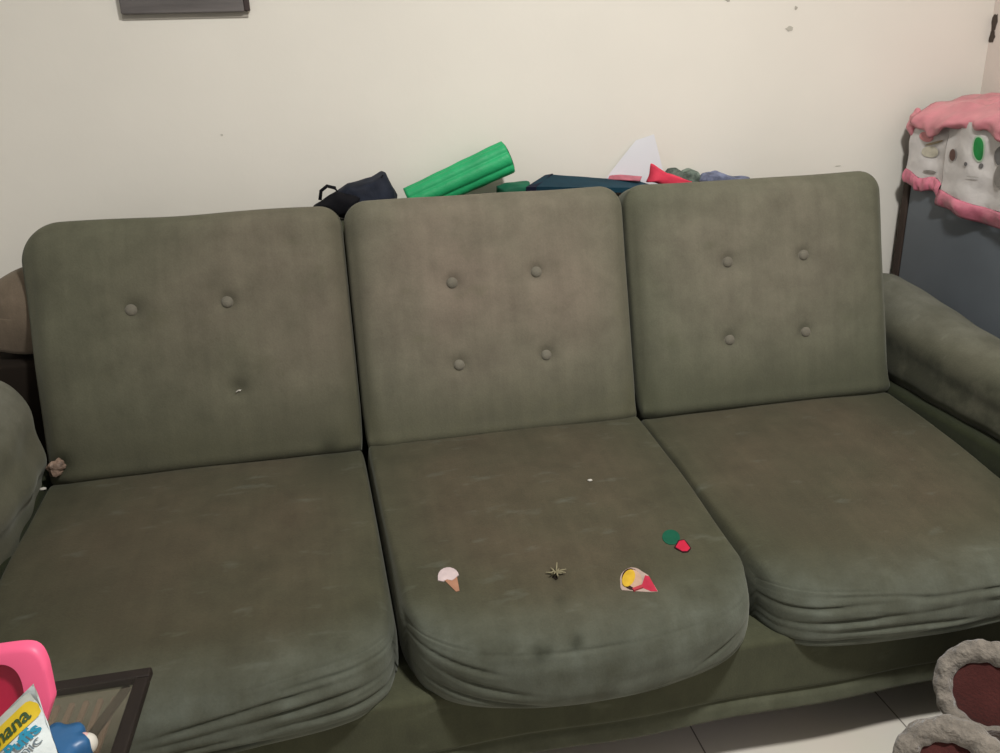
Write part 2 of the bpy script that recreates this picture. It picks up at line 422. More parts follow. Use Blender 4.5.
sM = [(.056, .0055, .0034, -.85, .42, -.02, .075), (.030, .0050, .003, -.90, .36, .0, .055), (.088, .0065, .0040, -.80, .40, .02, .05), (.005, .003, .003, -.8, .3, .03, .03),
      (.035, .0040, .003, .88, .28, .05, -.06), (.062, .0045, .003, .86, .34, .05, -.06), (.012, .0032, .0032, .0, .95, .010, 0.), (.108, .0055, .004, .6, .6, .02, -.03)]
sR = [(.014, .0050, .003, -.60, .50, .05, .012), (.032, .0065, .0034, -.20, 1.0, .020, .0), (.041, .004, .0024, -.70, .35, .05, .02), (.057, .0075, .0038, .0, 1.2, .014, .0),
      (.080, .0060, .0032, -.3, .9, .016, .004), (.100, .0085, .0042, .0, 1.3, .010, 0), (-.004, .003, .003, -.7, .35, .06, .02)]
seat_cushion(0, .026, .004, sL, [((62, 470), .035, .8), ((330, 455), .05, .5), ((120, 600), .09, .25)], lift=-.003, side=(.02, 0))  # first spot paints the shade of the gap at the left corner
seatM = seat_cushion(1, .050, .010, sM, [((540, 653), .013, .95), ((547, 651), .010, .8), ((576, 642), .012, .9), ((560, 600), .012, .4), ((500, 650), .02, .35), ((620, 648), .03, .3), ((556, 578), .007, .9)], lift=.006)
seat_cushion(2, .026, .004, sR, [((800, 520), .10, .22), ((905, 410), .06, .35)], lift=-.006, side=(0, .012))

# --- back cushions
TILT = math.atan2(.1375, .4988)
SD = np.array([0, math.sin(TILT), math.cos(TILT)]); ND = np.array([0, -math.cos(TILT), math.sin(TILT)])   # up the back, out of its face
HB, TB = .545, .125
O_B = np.array([0, 0, .4392]) - .018*SD
BTN = [[(131, 310), (227, 302)], [(452, 283), (536, 272), (459, 365), (546, 355)], [(728, 262), (804, 255), (730, 340), (806, 332)]]
DENT = [[(238, 389)], [], []]
def face_xy(u, v, d=0.):
    p = onpl(u, v, O_B + ND*d, ND); return p[0], float(np.dot(p - O_B, SD))
def back_cushion(k, mt, pushed=0., s_top=0.):
    H = HB + s_top
    xa, xb = [(-.018, W), (W, 2*W), (2*W, 3*W + .022)][k]; hx, hy, hz = (xb-xa)/2 - .0012, H/2, TB/2
    V0, F = gridbox(axis(hx, .05, 84, 8), axis(hy, .05, 72, 8), np.linspace(-hz, hz, 16))
    cr = .046 + (.034 if k == 0 else .006)*(sstep(.0, -hx*.5, V0[:, 0]) if k == 0 else 1)*sstep(0, hy*.5, V0[:, 1])
    V = rounded(V0, np.array([[hx, hy, hz]]), np.stack([cr, cr, np.full(len(V0), .036)], 1))
    # bottom corners stay square
    low = sstep(-hy + .12, -hy, V0[:, 1]); V[:, 0] = V[:, 0]*(1-low*.8) + V0[:, 0]*.985*low*.8
    u = V0[:, 0]/hx; w = V0[:, 1]/hy; fr = V0[:, 2] > hz - .04
    V[:, 2] += np.where(fr, .016*(1-np.abs(u)**4)*(1-np.abs(w)**4) - .008*(1-u*u)*0, 0)
    X = V[:, 0] + (xa+xb)/2; S = V[:, 1] + H/2
    dist = np.full(len(V), 9.)
    for (bu, bv) in BTN[k] + DENT[k]:
        bx, bs = face_xy(bu, bv, .012); d = np.hypot(X-bx, S-bs); dist = np.minimum(dist, d)
        V[:, 2] -= np.where(fr, .010*np.exp(-(d/.018)**2) + .004*np.exp(-(d/.06)**2), 0)
    V[:, 2] += np.where(fr, .003*nzv(np.stack([X, S, 0*X], 1), 6, k*7.), 0)
    V[:, 1] += .004*nzv(np.stack([X, 0*X, 0*X], 1), 5, 3+k*4.)*sstep(0, 1, w)
    # belly fold near the bottom
    V[:, 2] += np.where(fr, .004*np.exp(-((w+.9)/.06)**2), 0)
    P = O_B[None, :] + np.stack([X, 0*X, 0*X], 1) + (V[:, 1] + H/2)[:, None]*SD + (V[:, 2] - hz + pushed)[:, None]*ND
    gx = [.75, .0, -.1][k]
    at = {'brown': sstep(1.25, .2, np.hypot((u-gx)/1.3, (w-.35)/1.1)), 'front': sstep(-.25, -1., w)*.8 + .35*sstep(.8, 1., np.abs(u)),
          'stain_shade': np.maximum(.75*np.exp(-((w+1)/.10)**2)*sstep(-.2, .7, u if k < 2 else -u), .35*np.exp(-(dist/.016)**2))}  # dirty bottom corner, darker around each button
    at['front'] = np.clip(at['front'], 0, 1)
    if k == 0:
        for (uv, sr, sa) in (((64, 462), .022, 1.), ((330, 447), .03, .6)):  # first spot paints the dark gap's shade, second is dirt
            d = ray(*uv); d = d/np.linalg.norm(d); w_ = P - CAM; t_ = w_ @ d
            at['stain_shade'] = np.maximum(at['stain_shade'], sa*np.exp(-((w_ - t_[:, None]*d)**2).sum(1)/sr**2))
    at['stain_shade'] = np.maximum(at['stain_shade'], .5*sstep(.96, 1, np.abs(u))*(V0[:, 2] < hz-.02))  # side faces darker behind the front edge
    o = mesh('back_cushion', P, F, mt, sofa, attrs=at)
    for (bu, bv) in BTN[k]:
        bx, bs = face_xy(bu, bv, .006); c = O_B + np.array([bx, 0, 0]) + bs*SD + ND*(.004 + pushed)
        E, FF = ellipsoid((0, 0, 0), (.0125, .0125, .0075), 20, 10)
        Q = c + E[:, 0:1]*np.array([1, 0, 0]) + E[:, 1:2]*SD + E[:, 2:3]*ND
        R_, FR = tube([(.0125*math.cos(a), .0125*math.sin(a), -.001) for a in np.linspace(0, 2*math.pi, 25)], .0022, 6, False)
        Q2 = c + R_[:, 0:1]*np.array([1, 0, 0]) + R_[:, 1:2]*SD + R_[:, 2:3]*ND
        VV, FF2, _ = join([(Q, FF), (Q2, FR)])
        mesh('button', VV, FF2, M_btn, o, attrs={'brown': np.ones(len(VV))*.5, 'front': np.zeros(len(VV)), 'stain_shade': np.zeros(len(VV))})
    return o
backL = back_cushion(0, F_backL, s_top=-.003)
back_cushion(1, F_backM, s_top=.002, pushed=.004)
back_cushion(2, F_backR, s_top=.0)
M_lint = mat('white_lint', (.50, .48, .43), .9, .1)
M_straw = mat('pale_stuffing', (.21, .19, .12), .9, .1)
def tuft(name, c, up, n, ln, r, mt, parent, seed, label=None):
    rnd = random.Random(seed); parts = []; up = np.array(up)
    for i in range(n):
        a = rnd.random()*2*math.pi; d = np.array([math.cos(a), math.sin(a)*.9, .3*rnd.random()]) + up*.5*rnd.random()
        l = ln*(.5+.6*rnd.random()); p1 = c + d*l*.5 + up*.25*l*rnd.random(); p2 = c + d*l
        parts.append(tube([c, p1, p2], [r, r, r*.5], 5))
    V, F, _ = join(parts); o = mesh(name, V, F, mt, parent)
    if label: o['label'] = label
    return o
bx, bs = face_xy(238, 391, .004)
tuft('loose_thread', O_B + np.array([bx, 0, 0]) + bs*SD + ND*.005, ND, 7, .008, .0012, M_lint, backL, 3, 'white thread where a button is missing')

def seat_pt(u, v, dz=0.):
    k = (.4392-.3757)/.5857
    return onpl(u, v, (0, 0, .4392 + .012 + dz), (0, -k, 1))
bpy.context.view_layer.update()
DG = bpy.context.evaluated_depsgraph_get()
def snap(p, name_starts=('seat_cushion',), zoff=.0):
    hit, loc, nor, idx, ob, mw = SC.ray_cast(DG, Vector((p[0], p[1], p[2] + .08)), Vector((0, 0, -1)))
    return np.array(loc) + np.array([0, 0, zoff]) if hit else np.array(p)
def px(u, v, zoff=0.):
    """where the line of sight through a photo pixel meets what is already built"""
    hit, loc, nor, idx, ob, mw = SC.ray_cast(DG, Vector(CAM), Vector(ray(u, v)).normalized())
    return np.array(loc) + np.array(nor)*zoff
# frayed hole of the middle seat
hc = px(556, 574, .001)
tuft('frayed_hole', hc, (0, 0, 1), 15, .016, .0016, M_straw, seatM, 5, 'frayed hole with pale stuffing poking out')
D_, FD_ = disc(14); c2_ = px(555, 577, .0012)
mesh('hole', [c2_ + np.array([a_*.004*(1+.4*math.sin(7*a_+3)), b_*.006*(1+.3*math.sin(5*b_)), -.0008]) for a_, b_ in D_], FD_, M_under, seatM, smooth=False)
# cloth patches: outline polygons in photo frame laid on the cushion
def patch(name, polys, label):
    V = []; F = []; FM = []; mats = []
    for li, (pts, col) in enumerate(polys):
        mats.append(mat(name + '_cloth', tuple(c_*.62 for c_ in col), .8, .1, .12, 60))
        cx_, cy_ = np.mean([p[0] for p in pts]), np.mean([p[1] for p in pts])
        o = len(V); off = .0012 + .0006*li
        V.append(px(cx_, cy_, off)); q = []
        n = len(pts)
        for i in range(n):
            a = pts[i]; b = pts[(i+1) % n]
            for t in (0, .5): q.append((a[0]*(1-t)+b[0]*t, a[1]*(1-t)+b[1]*t))
        for p in q: V.append(px(p[0], p[1], off))
        for i in range(len(q)): F.append((o, o+1+(i+1) % len(q), o+1+i)); FM.append(li)
        for p in q: V.append(px(p[0], p[1], -.0005))
        nq = len(q)
        for i in range(nq): F.append((o+1+i, o+1+(i+1) % nq, o+1+nq+(i+1) % nq, o+1+nq+i)); FM.append(li)
    o = mesh(name, V, F, None, seatM, smooth=False, mats=mats, fm=FM); o['label'] = label
    return o
def arc(cx, cy, rx, ry, a0, a1, n=12, rot=0.):
    out = []
    for t in np.linspace(math.radians(a0), math.radians(a1), n):
        x, y = rx*math.cos(t), -ry*math.sin(t); r = math.radians(rot)
        out.append((cx + x*math.cos(r)+y*math.sin(r), cy - x*math.sin(r)+y*math.cos(r)))
    return out
E_cone = [([(444, 580), (457, 577), (459.5, 591), (456, 592)], (.52, .27, .17)),
          ([(438, 581)] + arc(448.5, 577, 10.5, 9, 175, 5, 10) + [(458, 576), (455, 579), (452, 581), (447, 580), (443, 582)], (.80, .66, .66))]
patch('applique_patch', E_cone, 'small ice cream cone patch with white scoop')
patch('applique_patch', [
    ([(620.5, 588)] + arc(632.5, 580, 12.5, 12, 190, 45, 12) + [(648, 575.5), (658, 592), (651, 592.5), (634, 591.5), (622, 590.5)], (.55, .42, .36)),
    ([(641, 588), (645, 576), (649, 577), (657.5, 592), (651, 592)], (.62, .045, .09)),
    (arc(631.5, 580, 9.5, 11, 0, 360, 18, 25)[:-1], (.045, .02, .02)),
    (arc(634, 580, 7.5, 9.5, 0, 360, 18, 25)[:-1], (.66, .44, .32)),
    (arc(628.5, 579.5, 6.0, 9, 0, 360, 18, -25)[:-1], (.78, .50, .05)),
    ([(632, 590), (642, 586), (643, 589), (634, 592)], (.55, .07, .09))], 'yellow and pink ice cream patch with red cone')
patch('applique_patch', [
    (arc(671, 537.5, 9, 7.5, 0, 360, 16, -10)[:-1], (.015, .13, .075)),
    ([(674, 548), (678, 541), (684, 540), (688, 544), (691, 549), (688, 552.5), (683, 553), (677, 550)], (.05, .012, .02)),
    ([(675.5, 548), (679, 542), (684, 541), (687, 545), (690, 549), (687, 552), (682, 552)], (.70, .03, .075))], 'small strawberry patch with dark green leaf')

# crumbs and scrap lying on the seats
def crumb(u, v, r, seed, label):
    p = px(u, v); rnd = random.Random(seed)
    V, F = ellipsoid((0, 0, 0), (r*1.5, r, r*.6), 10, 6)
    V = V*(1 + .25*nzv(V, 300, seed))[:, None] + p + (0, 0, r*.5)
    tag(mesh('crumb', V, F, M_lint), label, 'crumb', None)
crumb(590, 481, .0035, 1, 'tiny white crumb near the back of the middle seat')
crumb(43, 490, .005, 2, 'tiny pale crumb beside the left arm of the sofa')
# crumpled scrap in the left corner
sc = px(58, 472); V, F = ellipsoid((0, 0, 0), (.017, .016, .017), 24, 16)
V = V*(1 + .45*nzv(V, 70, 2.) + .25*nzv(V, 160, 4.))[:, None] + sc + (0.0, -.002, .010)
tag(mesh('crumpled_wrapper', V, F, mat('scrap_paper', (.20, .14, .105), .6, .3, .5, 60), smooth=False), 'small crumpled pinkish scrap stuck in the back corner of the left seat', 'scrap')

# ------------------------------------------------------------------ things behind the sofa
ZL = .882      # top of the back frame
YB = .345
# navy bag
cloth_navy = mat('navy_nylon', (.013, .017, .029), .7, .2, .5, 14, .5, 22)
cloth_black = mat('black_strap', (.008, .008, .010), .8, .1)
def px_outline_solid(pts, y, depth, mt, name, parent=None, puff=.5, seed=1, n=26, crease=.006, zmin=.8815):
    """a soft cloth lump whose front outline is the given ring of photo points on the upright plane y"""
    R = np.array([on_y(a, b, y) for a, b in pts]); c = R.mean(0)
    seg = np.linalg.norm(np.diff(np.r_[R, R[:1]], axis=0), axis=1); s = np.r_[0, np.cumsum(seg)]
    m_ = 72; t = np.linspace(0, s[-1], m_, endpoint=False); RR = np.r_[R, R[:1]]
    ring = np.stack([np.interp(t, s, RR[:, i]) for i in range(3)], 1)
    V = []; F = []; L_ = 12
    for j in range(-L_, L_+1):
        a = j/L_*math.pi/2; k = max(.02, math.cos(a))**puff; d = math.sin(a)*depth
        q = c + (ring - c)*k; q[:, 1] += d
        V.append(q)
    V = np.concatenate(V)
    V += crease*np.stack([nzv(V, 28, seed), nzv(V, 24, seed+5), nzv(V, 28, seed+9)], 1)
    V[:, 2] = np.maximum(V[:, 2], zmin); V[:, 1] = np.clip(V[:, 1], .282, .416)
    K = 2*L_
    for j in range(K):
        for i in range(m_): F.append((j*m_+i, j*m_+(i+1) % m_, (j+1)*m_+(i+1) % m_, (j+1)*m_+i))
    F.append(tuple(range(m_-1, -1, -1))); F.append(tuple(K*m_+i for i in range(m_)))
    return mesh(name, V, F, mt, parent)
bag = empty('fabric_bag', tuple(on_y(358, 215, YB)[:2]) + (ZL,), 'crumpled navy and black fabric bag wedged between sofa back and wall', 'bag')
px_outline_solid([(316, 206), (326, 199), (338, 189), (347, 183), (360, 180), (372, 178), (384, 171), (390, 181), (398, 196), (397, 216), (360, 222), (330, 218)], YB, .045, cloth_navy, 'bag_body', bag, .45, 3)
px_outline_solid([(314, 207), (326, 198), (337, 192), (350, 194), (362, 199), (356, 214), (338, 217), (325, 212)], YB - .035, .022, cloth_black, 'flap', bag, .5, 8)
a = [on_y(u, v, YB-.03) for u, v in ((320, 200), (321, 191), (327, 186), (335, 188), (338, 192), (331, 196))]
V, F = tube(a, .004, 8); mesh('strap', V, F, cloth_black, bag)
b_ = [on_y(u, v, YB-.032) for u, v in ((366, 198), (376, 186), (383, 175))]
V, F = tube(b_, .002, 6); mesh('seam_piping', V, F, cloth_black, bag)

# green rolled mat, ribbed
pa, pb = on_y(398, 208, YB), on_y(506, 158, YB)
ax = (pb - pa); ln = np.linalg.norm(ax); ax /= ln
side = np.array([0, 1.0, 0]); upv = np.cross(side, ax); upv /= np.linalg.norm(upv); upv = upv if upv[2] > 0 else -upv
mat_o = empty('rolled_mat', (.93, YB, ZL), 'bright green ribbed mat rolled up and sticking out behind the middle back cushion', 'mat')
M_green = mat('green_foam', (.020, .36, .135), .5, .3, .25, 10, .15, 60)
M_green_d = mat('green_foam_edge', (.010, .14, .05), .6, .3, .3, 60)
def ribbed(L0, L1, r, name, mt, ph=0.):
    V = []; F = []; n = 96; K = 40
    for j in range(K+1):
        s = L0 + (L1-L0)*j/K
        for i in range(n):
            th = 2*math.pi*i/n
            rr = r*(1 + .17*abs(math.sin(3.5*th + ph))**.7 + .012*math.sin(s*90+th*3)) * (1.0 - .12*(1 - j/K))
            V.append(pa + ax*s + rr*(math.cos(th)*side*.92 + math.sin(th)*upv*1.02))
    for j in range(K):
        for i in range(n): F.append((j*n+i, j*n+(i+1) % n, (j+1)*n+(i+1) % n, (j+1)*n+i))
    F.append(tuple(range(n-1, -1, -1)))
    V = np.array(V); e = len(V)
    # rolled end: spiral rings sunk and raised
    prev = [K*n+i for i in range(n)]; fm = [0]*len(F)
    Vn = []
    for q, (kk, dd) in enumerate(((.90, .003), (.80, -.006), (.70, .001), (.60, -.006), (.5, .0), (.38, -.008), (.2, -.012))):
        ring = []
        for i in range(n):
            th = 2*math.pi*i/n; Vn.append(pa + ax*(L1+dd) + r*kk*(math.cos(th)*side*.92 + math.sin(th)*upv*1.02)); ring.append(e+len(Vn)-1)
        for i in range(n): F.append((prev[i], prev[(i+1) % n], ring[(i+1) % n], ring[i])); fm.append(1)
        prev = ring
    F.append(tuple(prev)); fm.append(1)
    Vq = np.r_[V, np.array(Vn)]; Vq[:, 2] = np.maximum(Vq[:, 2], .8815); Vq[:, 1] = np.clip(Vq[:, 1], .282, .416)
    return mesh(name, Vq, F, None, mat_o, mats=[M_green, M_green_d], fm=fm)
ribbed(.03, ln + .005, .034, 'roll', None)
# folded dark green cloth below the roll
px_outline_solid([(497, 187), (505, 184), (518, 182), (528, 182), (530, 200), (510, 204), (497, 204)], YB - .01, .035, mat('dark_green_cloth', (.012, .11, .06), .7, .2, .3, 20, .3, 30), 'folded_cloth', None, .35, 4, crease=.004)
tag(bpy.data.objects['folded_cloth'], 'folded dark green cloth showing under the bright green roll', 'cloth')
# teal folder lying flat
def slab_px(name, corners, th, mt, label, cat, parent=None, sub=10, wav=.002):
    """thin slab: corners are (u, v, y) photo points at depth y, in order near-left, near-right, far-right, far-left"""
    C = [on_y(u, v, y) for u, v, y in corners]; P = []
    for j in range(sub+1):
        row = []
        for i in range(sub+1):
            s, t = i/sub, j/sub
            row.append(C[0]*(1-s)*(1-t) + C[1]*s*(1-t) + C[2]*s*t + C[3]*(1-s)*t)
        P.append(row)
    V, F = sheet(P, sub+1, sub+1); V = V + np.stack([0*V[:, 0], 0*V[:, 0], wav*nzv(V, 14, 2.)], 1)
    o = mesh(name, V, F, mt, parent, smooth=False)
    so = o.modifiers.new('thickness', 'SOLIDIFY'); so.thickness = th; so.offset = -1
    if label: tag(o, label, cat)
    return o
fold_o = empty('document_folder', (1.2, YB, ZL), 'dark teal flat folder lying behind the middle and right back cushions', 'folder')
M_teal = mat('teal_cover', (.010, .040, .062), .75, .12, .25, 10)
slab_px('cover', [(528, 186, .29), (668, 189, .29), (640, 181, .39), (549, 174, .39)], .012, M_teal, None, None, fold_o)
slab_px('spine', [(526, 187, .286), (536, 187, .286), (553, 173.5, .39), (545, 175, .39)], .016, mat('navy_spine', (.010, .013, .03), .7, .1), None, None, fold_o, wav=0.)
# white paper sheet against the wall
slab_px('paper_sheet', [(600, 186, .395), (668, 190, .395), (654, 134, .4150), (636, 140, .4150)], .0008, mat('white_paper', (.64, .655, .69), .8, .1, .02), 'white paper sheet leaning on the wall behind the red cloth', 'paper', wav=.001)
# thin pink strip = magazine under red cloth
slab_px('thin_booklet', [(608, 179, .385), (640, 180, .35), (642, 176, .39), (610, 174.5, .405)], .002, mat('booklet_cover', (.45, .12, .16), .5, .3, .3, 40), 'thin pinkish booklet lying on the teal folder', 'booklet')
px_outline_solid([(646, 182), (649, 172), (652, 164.5), (658, 167), (668, 172), (678, 177), (692, 181), (690, 190), (672, 186)], YB - .03, .022, mat('red_cloth', (.62, .045, .085), .7, .2, .2, 20, .3, 30), 'red_cloth', None, .4, 11)
tag(bpy.data.objects['red_cloth'], 'peaked red pink cloth behind the right back cushion', 'cloth')
px_outline_solid([(663, 175), (668, 168), (676, 168), (681, 172), (690, 169), (697, 171), (701, 177), (706, 182), (704, 192), (670, 192)], YB + .04, .022, mat('patterned_cloth', (.15, .19, .16), .8, .1, .75, 45, .4, 30), 'patterned_cloth', None, .4, 14)
tag(bpy.data.objects['patterned_cloth'], 'crumpled grey green patterned cloth beside the red cloth', 'cloth')
px_outline_solid([(699, 182), (704, 173), (712, 174), (718, 171), (725, 175), (735, 176), (748, 177), (750, 190), (705, 190)], YB + .02, .035, mat('blue_grey_cloth', (.15, .17, .25), .8, .1, .6, 40, .4, 30), 'blue_cloth', None, .4, 17)
tag(bpy.data.objects['blue_cloth'], 'crumpled blue grey cloth at the far end of the pile behind the sofa', 'cloth')

# ------------------------------------------------------------------ cabinet at the right with its frilled cover
XC = 2.12
cab = empty('cabinet', (XC + .1, .08, 0), 'blue grey cabinet in the corner beyond the right arm of the sofa', 'cabinet')
M_cab = mat('blue_grey_paint', (.120, .137, .155), .5, .35, .12, 4, .03, 20)
M_cab_dark = mat('dark_brown_edge', (.045, .032, .026), .7, .2)
box_obj('body', (XC, -.36, .03), (XR - .012, .362, 1.035), .006, M_cab, cab)
box_obj('rear_edge_shade', (XC - .004, .3622, .03), (XC + .03, .386, 1.035), .004, M_cab_dark, cab)  # dark strip for the cabinet's rear edge and the shadowed gap behind it
box_obj('plinth', (XC + .01, -.35, 0), (XR - .02, .36, .0305), .004, M_cab_dark, cab)
cov = empty('cabinet_cover', (XC + .1, .08, 1.04), 'shiny pink and white frilled plastic cover draped over the blue grey cabinet', 'cover')
M_pink = mat('pink_satin', (.56, .21, .245), .34, .5, .2, 12, .35, 18)
M_pinkD = mat('pink_satin_deep', (.56, .17, .235), .25, .6, .25, 22, .3, 40)
M_white = mat('white_printed_plastic', (.56, .535, .52), .35, .45, .12, 16, .4, 22)
# top sheet with wavy drop on the left and front edges
P = []; nu, nv = 90, 26
for j in range(nv):
    row = []
    for i in range(nu):
        y = .352 - (.352+.37)*i/(nu-1); t = j/(nv-1)
        w1 = math.sin(y*31 + .6)*.5 + math.sin(y*57 + 1.5)*.35
        if t < .55:
            s = t/.55; x = XR - .006 - s*(XR - .006 - XC - .008); z = 1.074 + .016*noise.noise(Vector((x*9, y*9, 1))) + .010*noise.noise(Vector((x*26, y*30, 4))) + .012*math.sin(s*math.pi)
            z = max(z, 1.045)
        else:
            s = (t-.55)/.45; drop = (.050 + .010*math.sin(y*24+1.0) + .006*math.sin(y*53) + .010*noise.noise(Vector((y*34, 0, 7))))*s
            x = XC + .008 - .045*math.sin(min(1, s*1.4)*math.pi/2) - .010*w1*s + .010*s*s + .012*noise.noise(Vector((y*30, s*3, 5)))*s; z = 1.066 + .008*noise.noise(Vector((x*9, y*9, 1)))*(1-s) - drop
        row.append((x, y, z))
    P.append(row)
V, F = sheet(P, nu, nv); o = mesh('top_sheet', V, F, M_pink, cov); so = o.modifiers.new('t', 'SOLIDIFY'); so.thickness = .002; so.offset = 0
# bunched rear corner
px_ = on_x(911, 116, XC - .02)
V, F = ellipsoid((0, 0, 0), (.016, .020, .034), 24, 16); V = V*(1 + .5*nzv(V, 60, 3.))[:, None] + (XC - .010, .362, 1.026)
mesh('bunched_corner', V, F, M_pink, cov)
# side panels
def side_panel(y0, y1, ztop, zb0, zb1, hem, out, seed, prints=()):
    P = []; H = []; nu, nv = 50, 30
    def pt(i, t, z0, z1, extra=0.):
        s = i/(nu-1); y = y0 + (y1-y0)*s; z = z0 + (z1-z0)*t
        w = .006*math.sin(y*38+seed) + .005*noise.noise(Vector((y*22, z*26, seed)))
        return (XC - out - w - .010*t*0 - extra, y, z)
    zb = lambda s: zb0 + (zb1-zb0)*s + .006*math.sin(s*9 + seed)
    for j in range(nv): P.append([pt(i, j/(nv-1), ztop, zb(i/(nu-1)) + hem) for i in range(nu)])
    o = bpy.data.objects
    V, F = sheet(P, nu, nv); fm = [0]*len(F); mats = [M_white]; parts = [(V, F, 0)]
    for q, (pu, pv, ru, rv, col, rot) in enumerate(prints):
        mats.append(mat('print', col, .4, .4, .15, 60))
        D, FD = disc(28); c = on_x(pu, pv, XC - out - .006); Q = []
        for a_, b_ in D:
            r_ = math.radians(rot); aa = a_*ru*math.cos(r_) - b_*rv*math.sin(r_); bb = a_*ru*math.sin(r_) + b_*rv*math.cos(r_)
            y = c[1] + aa; z = c[2] + bb
            w = .006*math.sin(y*38+seed) + .005*noise.noise(Vector((y*22, z*26, seed)))
            Q.append((XC - out - w - .0018 - .0003*q, y, z))
        parts.append((np.array(Q), FD, q+1))
    V, F, fm = join(parts); mesh('printed_panel', V, F, None, cov, mats=mats, fm=fm)
    for j in range(8):
        t = j/7; H.append([])
        for i in range(nu):
            s = i/(nu-1); x, y, z = pt(i, t, zb(s)+hem, zb(s)); rf = .0035*math.sin(s*21+seed+3*noise.noise(Vector((s*5, seed, 0))))*t + .006*math.sin(t*math.pi) + .006*noise.noise(Vector((s*14, t*1.5, seed)))
            H[-1].append((x - .001 - rf, y, z))
    V, F = sheet(H, nu, 8); o = mesh('hem_frill', V, F, M_pinkD, cov); so = o.modifiers.new('t', 'SOLIDIFY'); so.thickness = .0025; so.offset = 0
GR, BR, GY, PK = (.012, .20, .045), (.10, .045, .035), (.13, .125, .125), (.55, .22, .23)
side_panel(.362, .232, 1.04, .874, .856, .034, .014, 1., [(925, 137, .022, .012, PK, 10), (932, 143, .03, .003, (.30, .24, .15), -15), (928, 152, .026, .014, (.48, .45, .36), 0), (927, 172, .020, .004, (.25, .23, .21), 0)])
side_panel(.228, -.34, 1.04, .832, .786, .038, .020, 2.3, [(977.5, 149, .0175, .031, (.36, .47, .35), -14), (977.5, 149, .0135, .027, GR, -14), (966.5, 164, .005, .005, GY, 0), (979, 166, .006, .006, GY, 0),
            (951, 155, .012, .014, BR, 0), (998, 156, .020, .022, GY, 0), (998, 176, .022, .026, (.22, .205, .19), 0), (972, 177, .018, .002, (.45, .43, .41), 0)])

# ------------------------------------------------------------------ low table with what stands on it
ZT = .50
TX, TYF = .333, -.702
tab = empty('side_table', (-.05, -1.0, 0), 'low dark framed table with a smoked glass top in front of the left seat', 'table')
M_frame = mat('dark_frame', (.016, .012, .010), .6, .2, .2, 20)
tx0, ty0, fw_ = -.45, -1.32, .0175
box_obj('frame_rail', (tx0, TYF - fw_, ZT - .012), (TX, TYF, ZT), .003, M_frame, tab)
box_obj('frame_rail', (tx0, ty0, ZT - .012), (TX, ty0 + fw_, ZT), .003, M_frame, tab)
box_obj('frame_rail', (TX - fw_, ty0 + fw_ + .0005, ZT - .012), (TX, TYF - fw_ - .0005, ZT), .003, M_frame, tab)
box_obj('frame_rail', (tx0, ty0 + fw_ + .0005, ZT - .012), (tx0 + fw_, TYF - fw_ - .0005, ZT), .003, M_frame, tab)
mg, nt, N, L, B = base_mat('smoked_glass')
tr = N.new('ShaderNodeBsdfTransparent'); tr.inputs['Color'].default_value = (.93, .90, .84, 1)
gl = N.new('ShaderNodeBsdfGlossy'); gl.inputs['Roughness'].default_value = .12; gl.inputs['Color'].default_value = (.8, .8, .8, 1)
fr = N.new('ShaderNodeFresnel'); fr.inputs['IOR'].default_value = 1.25; mxs = N.new('ShaderNodeMixShader')
L.new(fr.outputs[0], mxs.inputs[0]); L.new(tr.outputs[0], mxs.inputs[1]); L.new(gl.outputs[0], mxs.inputs[2])
L.new(mxs.outputs[0], N['Material Output'].inputs['Surface'])
g = box_obj('glass_top', (tx0 + fw_ - .004, ty0 + fw_ - .004, ZT - .008), (TX - fw_ + .004, TYF - fw_ + .004, ZT - .0006), .0005, mg, tab)
parts = []
for i in range(7):
    x = TX - fw_ - .026 - i*.0165
    if x < tx0 + .04: break
    V, F = rbox((.0032, (TYF - ty0)/2 - fw_ - .002, .003), .001, (1, 1, 1), 1); V += (x, (TYF + ty0)/2, ZT - .024); parts.append((V, F))
V, F, _ = join(parts); mesh('slat_rack', V, F, mat('dark_slat', (.16, .12, .10), .7), tab)
V, F = tube([on_z(127, 688, ZT - .016), on_z(92, 735, ZT - .016), on_z(60, 778, ZT - .016)], .0055, 8); mesh('brace', V, F, M_under, tab)
for x in (tx0 + .12, TX - .20):
    for y in (ty0 + .02, TYF - .12):
        box_obj('leg', (x - .014, y - .014, 0), (x + .014, y + .014, ZT - .0275), .003, M_frame, tab)

# pink tub with a dark red hollow
yt = -.92
tr_ = on_y(39, 637, yt + .013)
tub = empty('plastic_tub', (.24, yt + .05, ZT), 'bright pink plastic tub with a dark red hollow on the glass table', 'tub')
M_pk = mat('pink_plastic', (.68, .095, .20), .45, .35, .05, 6)
M_rd = mat('dark_red_plastic', (.40, .012, .045), .4, .4, .1, 6)
x1, ztop = tr_[0] + .004, tr_[2]
ocx, ocz, ohx, ohz = x1 - .10, (ztop + ZT)/2, .10, (ztop - ZT)/2
hcx = np.array([x1 - .044, yt, ztop - .0455])
def out_loop(shrink, y, n=96):
    L_ = []
    for k in range(n):
        th = 2*math.pi*k/n; d = (math.cos(th), math.sin(th)); a_, b_ = 0., .6
        for _ in range(40):
            m_ = (a_+b_)/2; x_, z_ = hcx[0] + d[0]*m_ - ocx, hcx[2] + d[1]*m_ - ocz
            if abs(x_/(ohx-shrink))**16 + abs(z_/(ohz-shrink))**16 < 1: a_ = m_
            else: b_ = m_
        x_, z_ = hcx[0] + d[0]*a_, hcx[2] + d[1]*a_
        if x_ > x1 - .04: x_ += float(np.interp(ztop - z_, [0, .02, .05, .075, .11, .3], [0, .004, .007, -.004, -.022, -.03]))
        L_.append((x_, y, z_))
    return L_
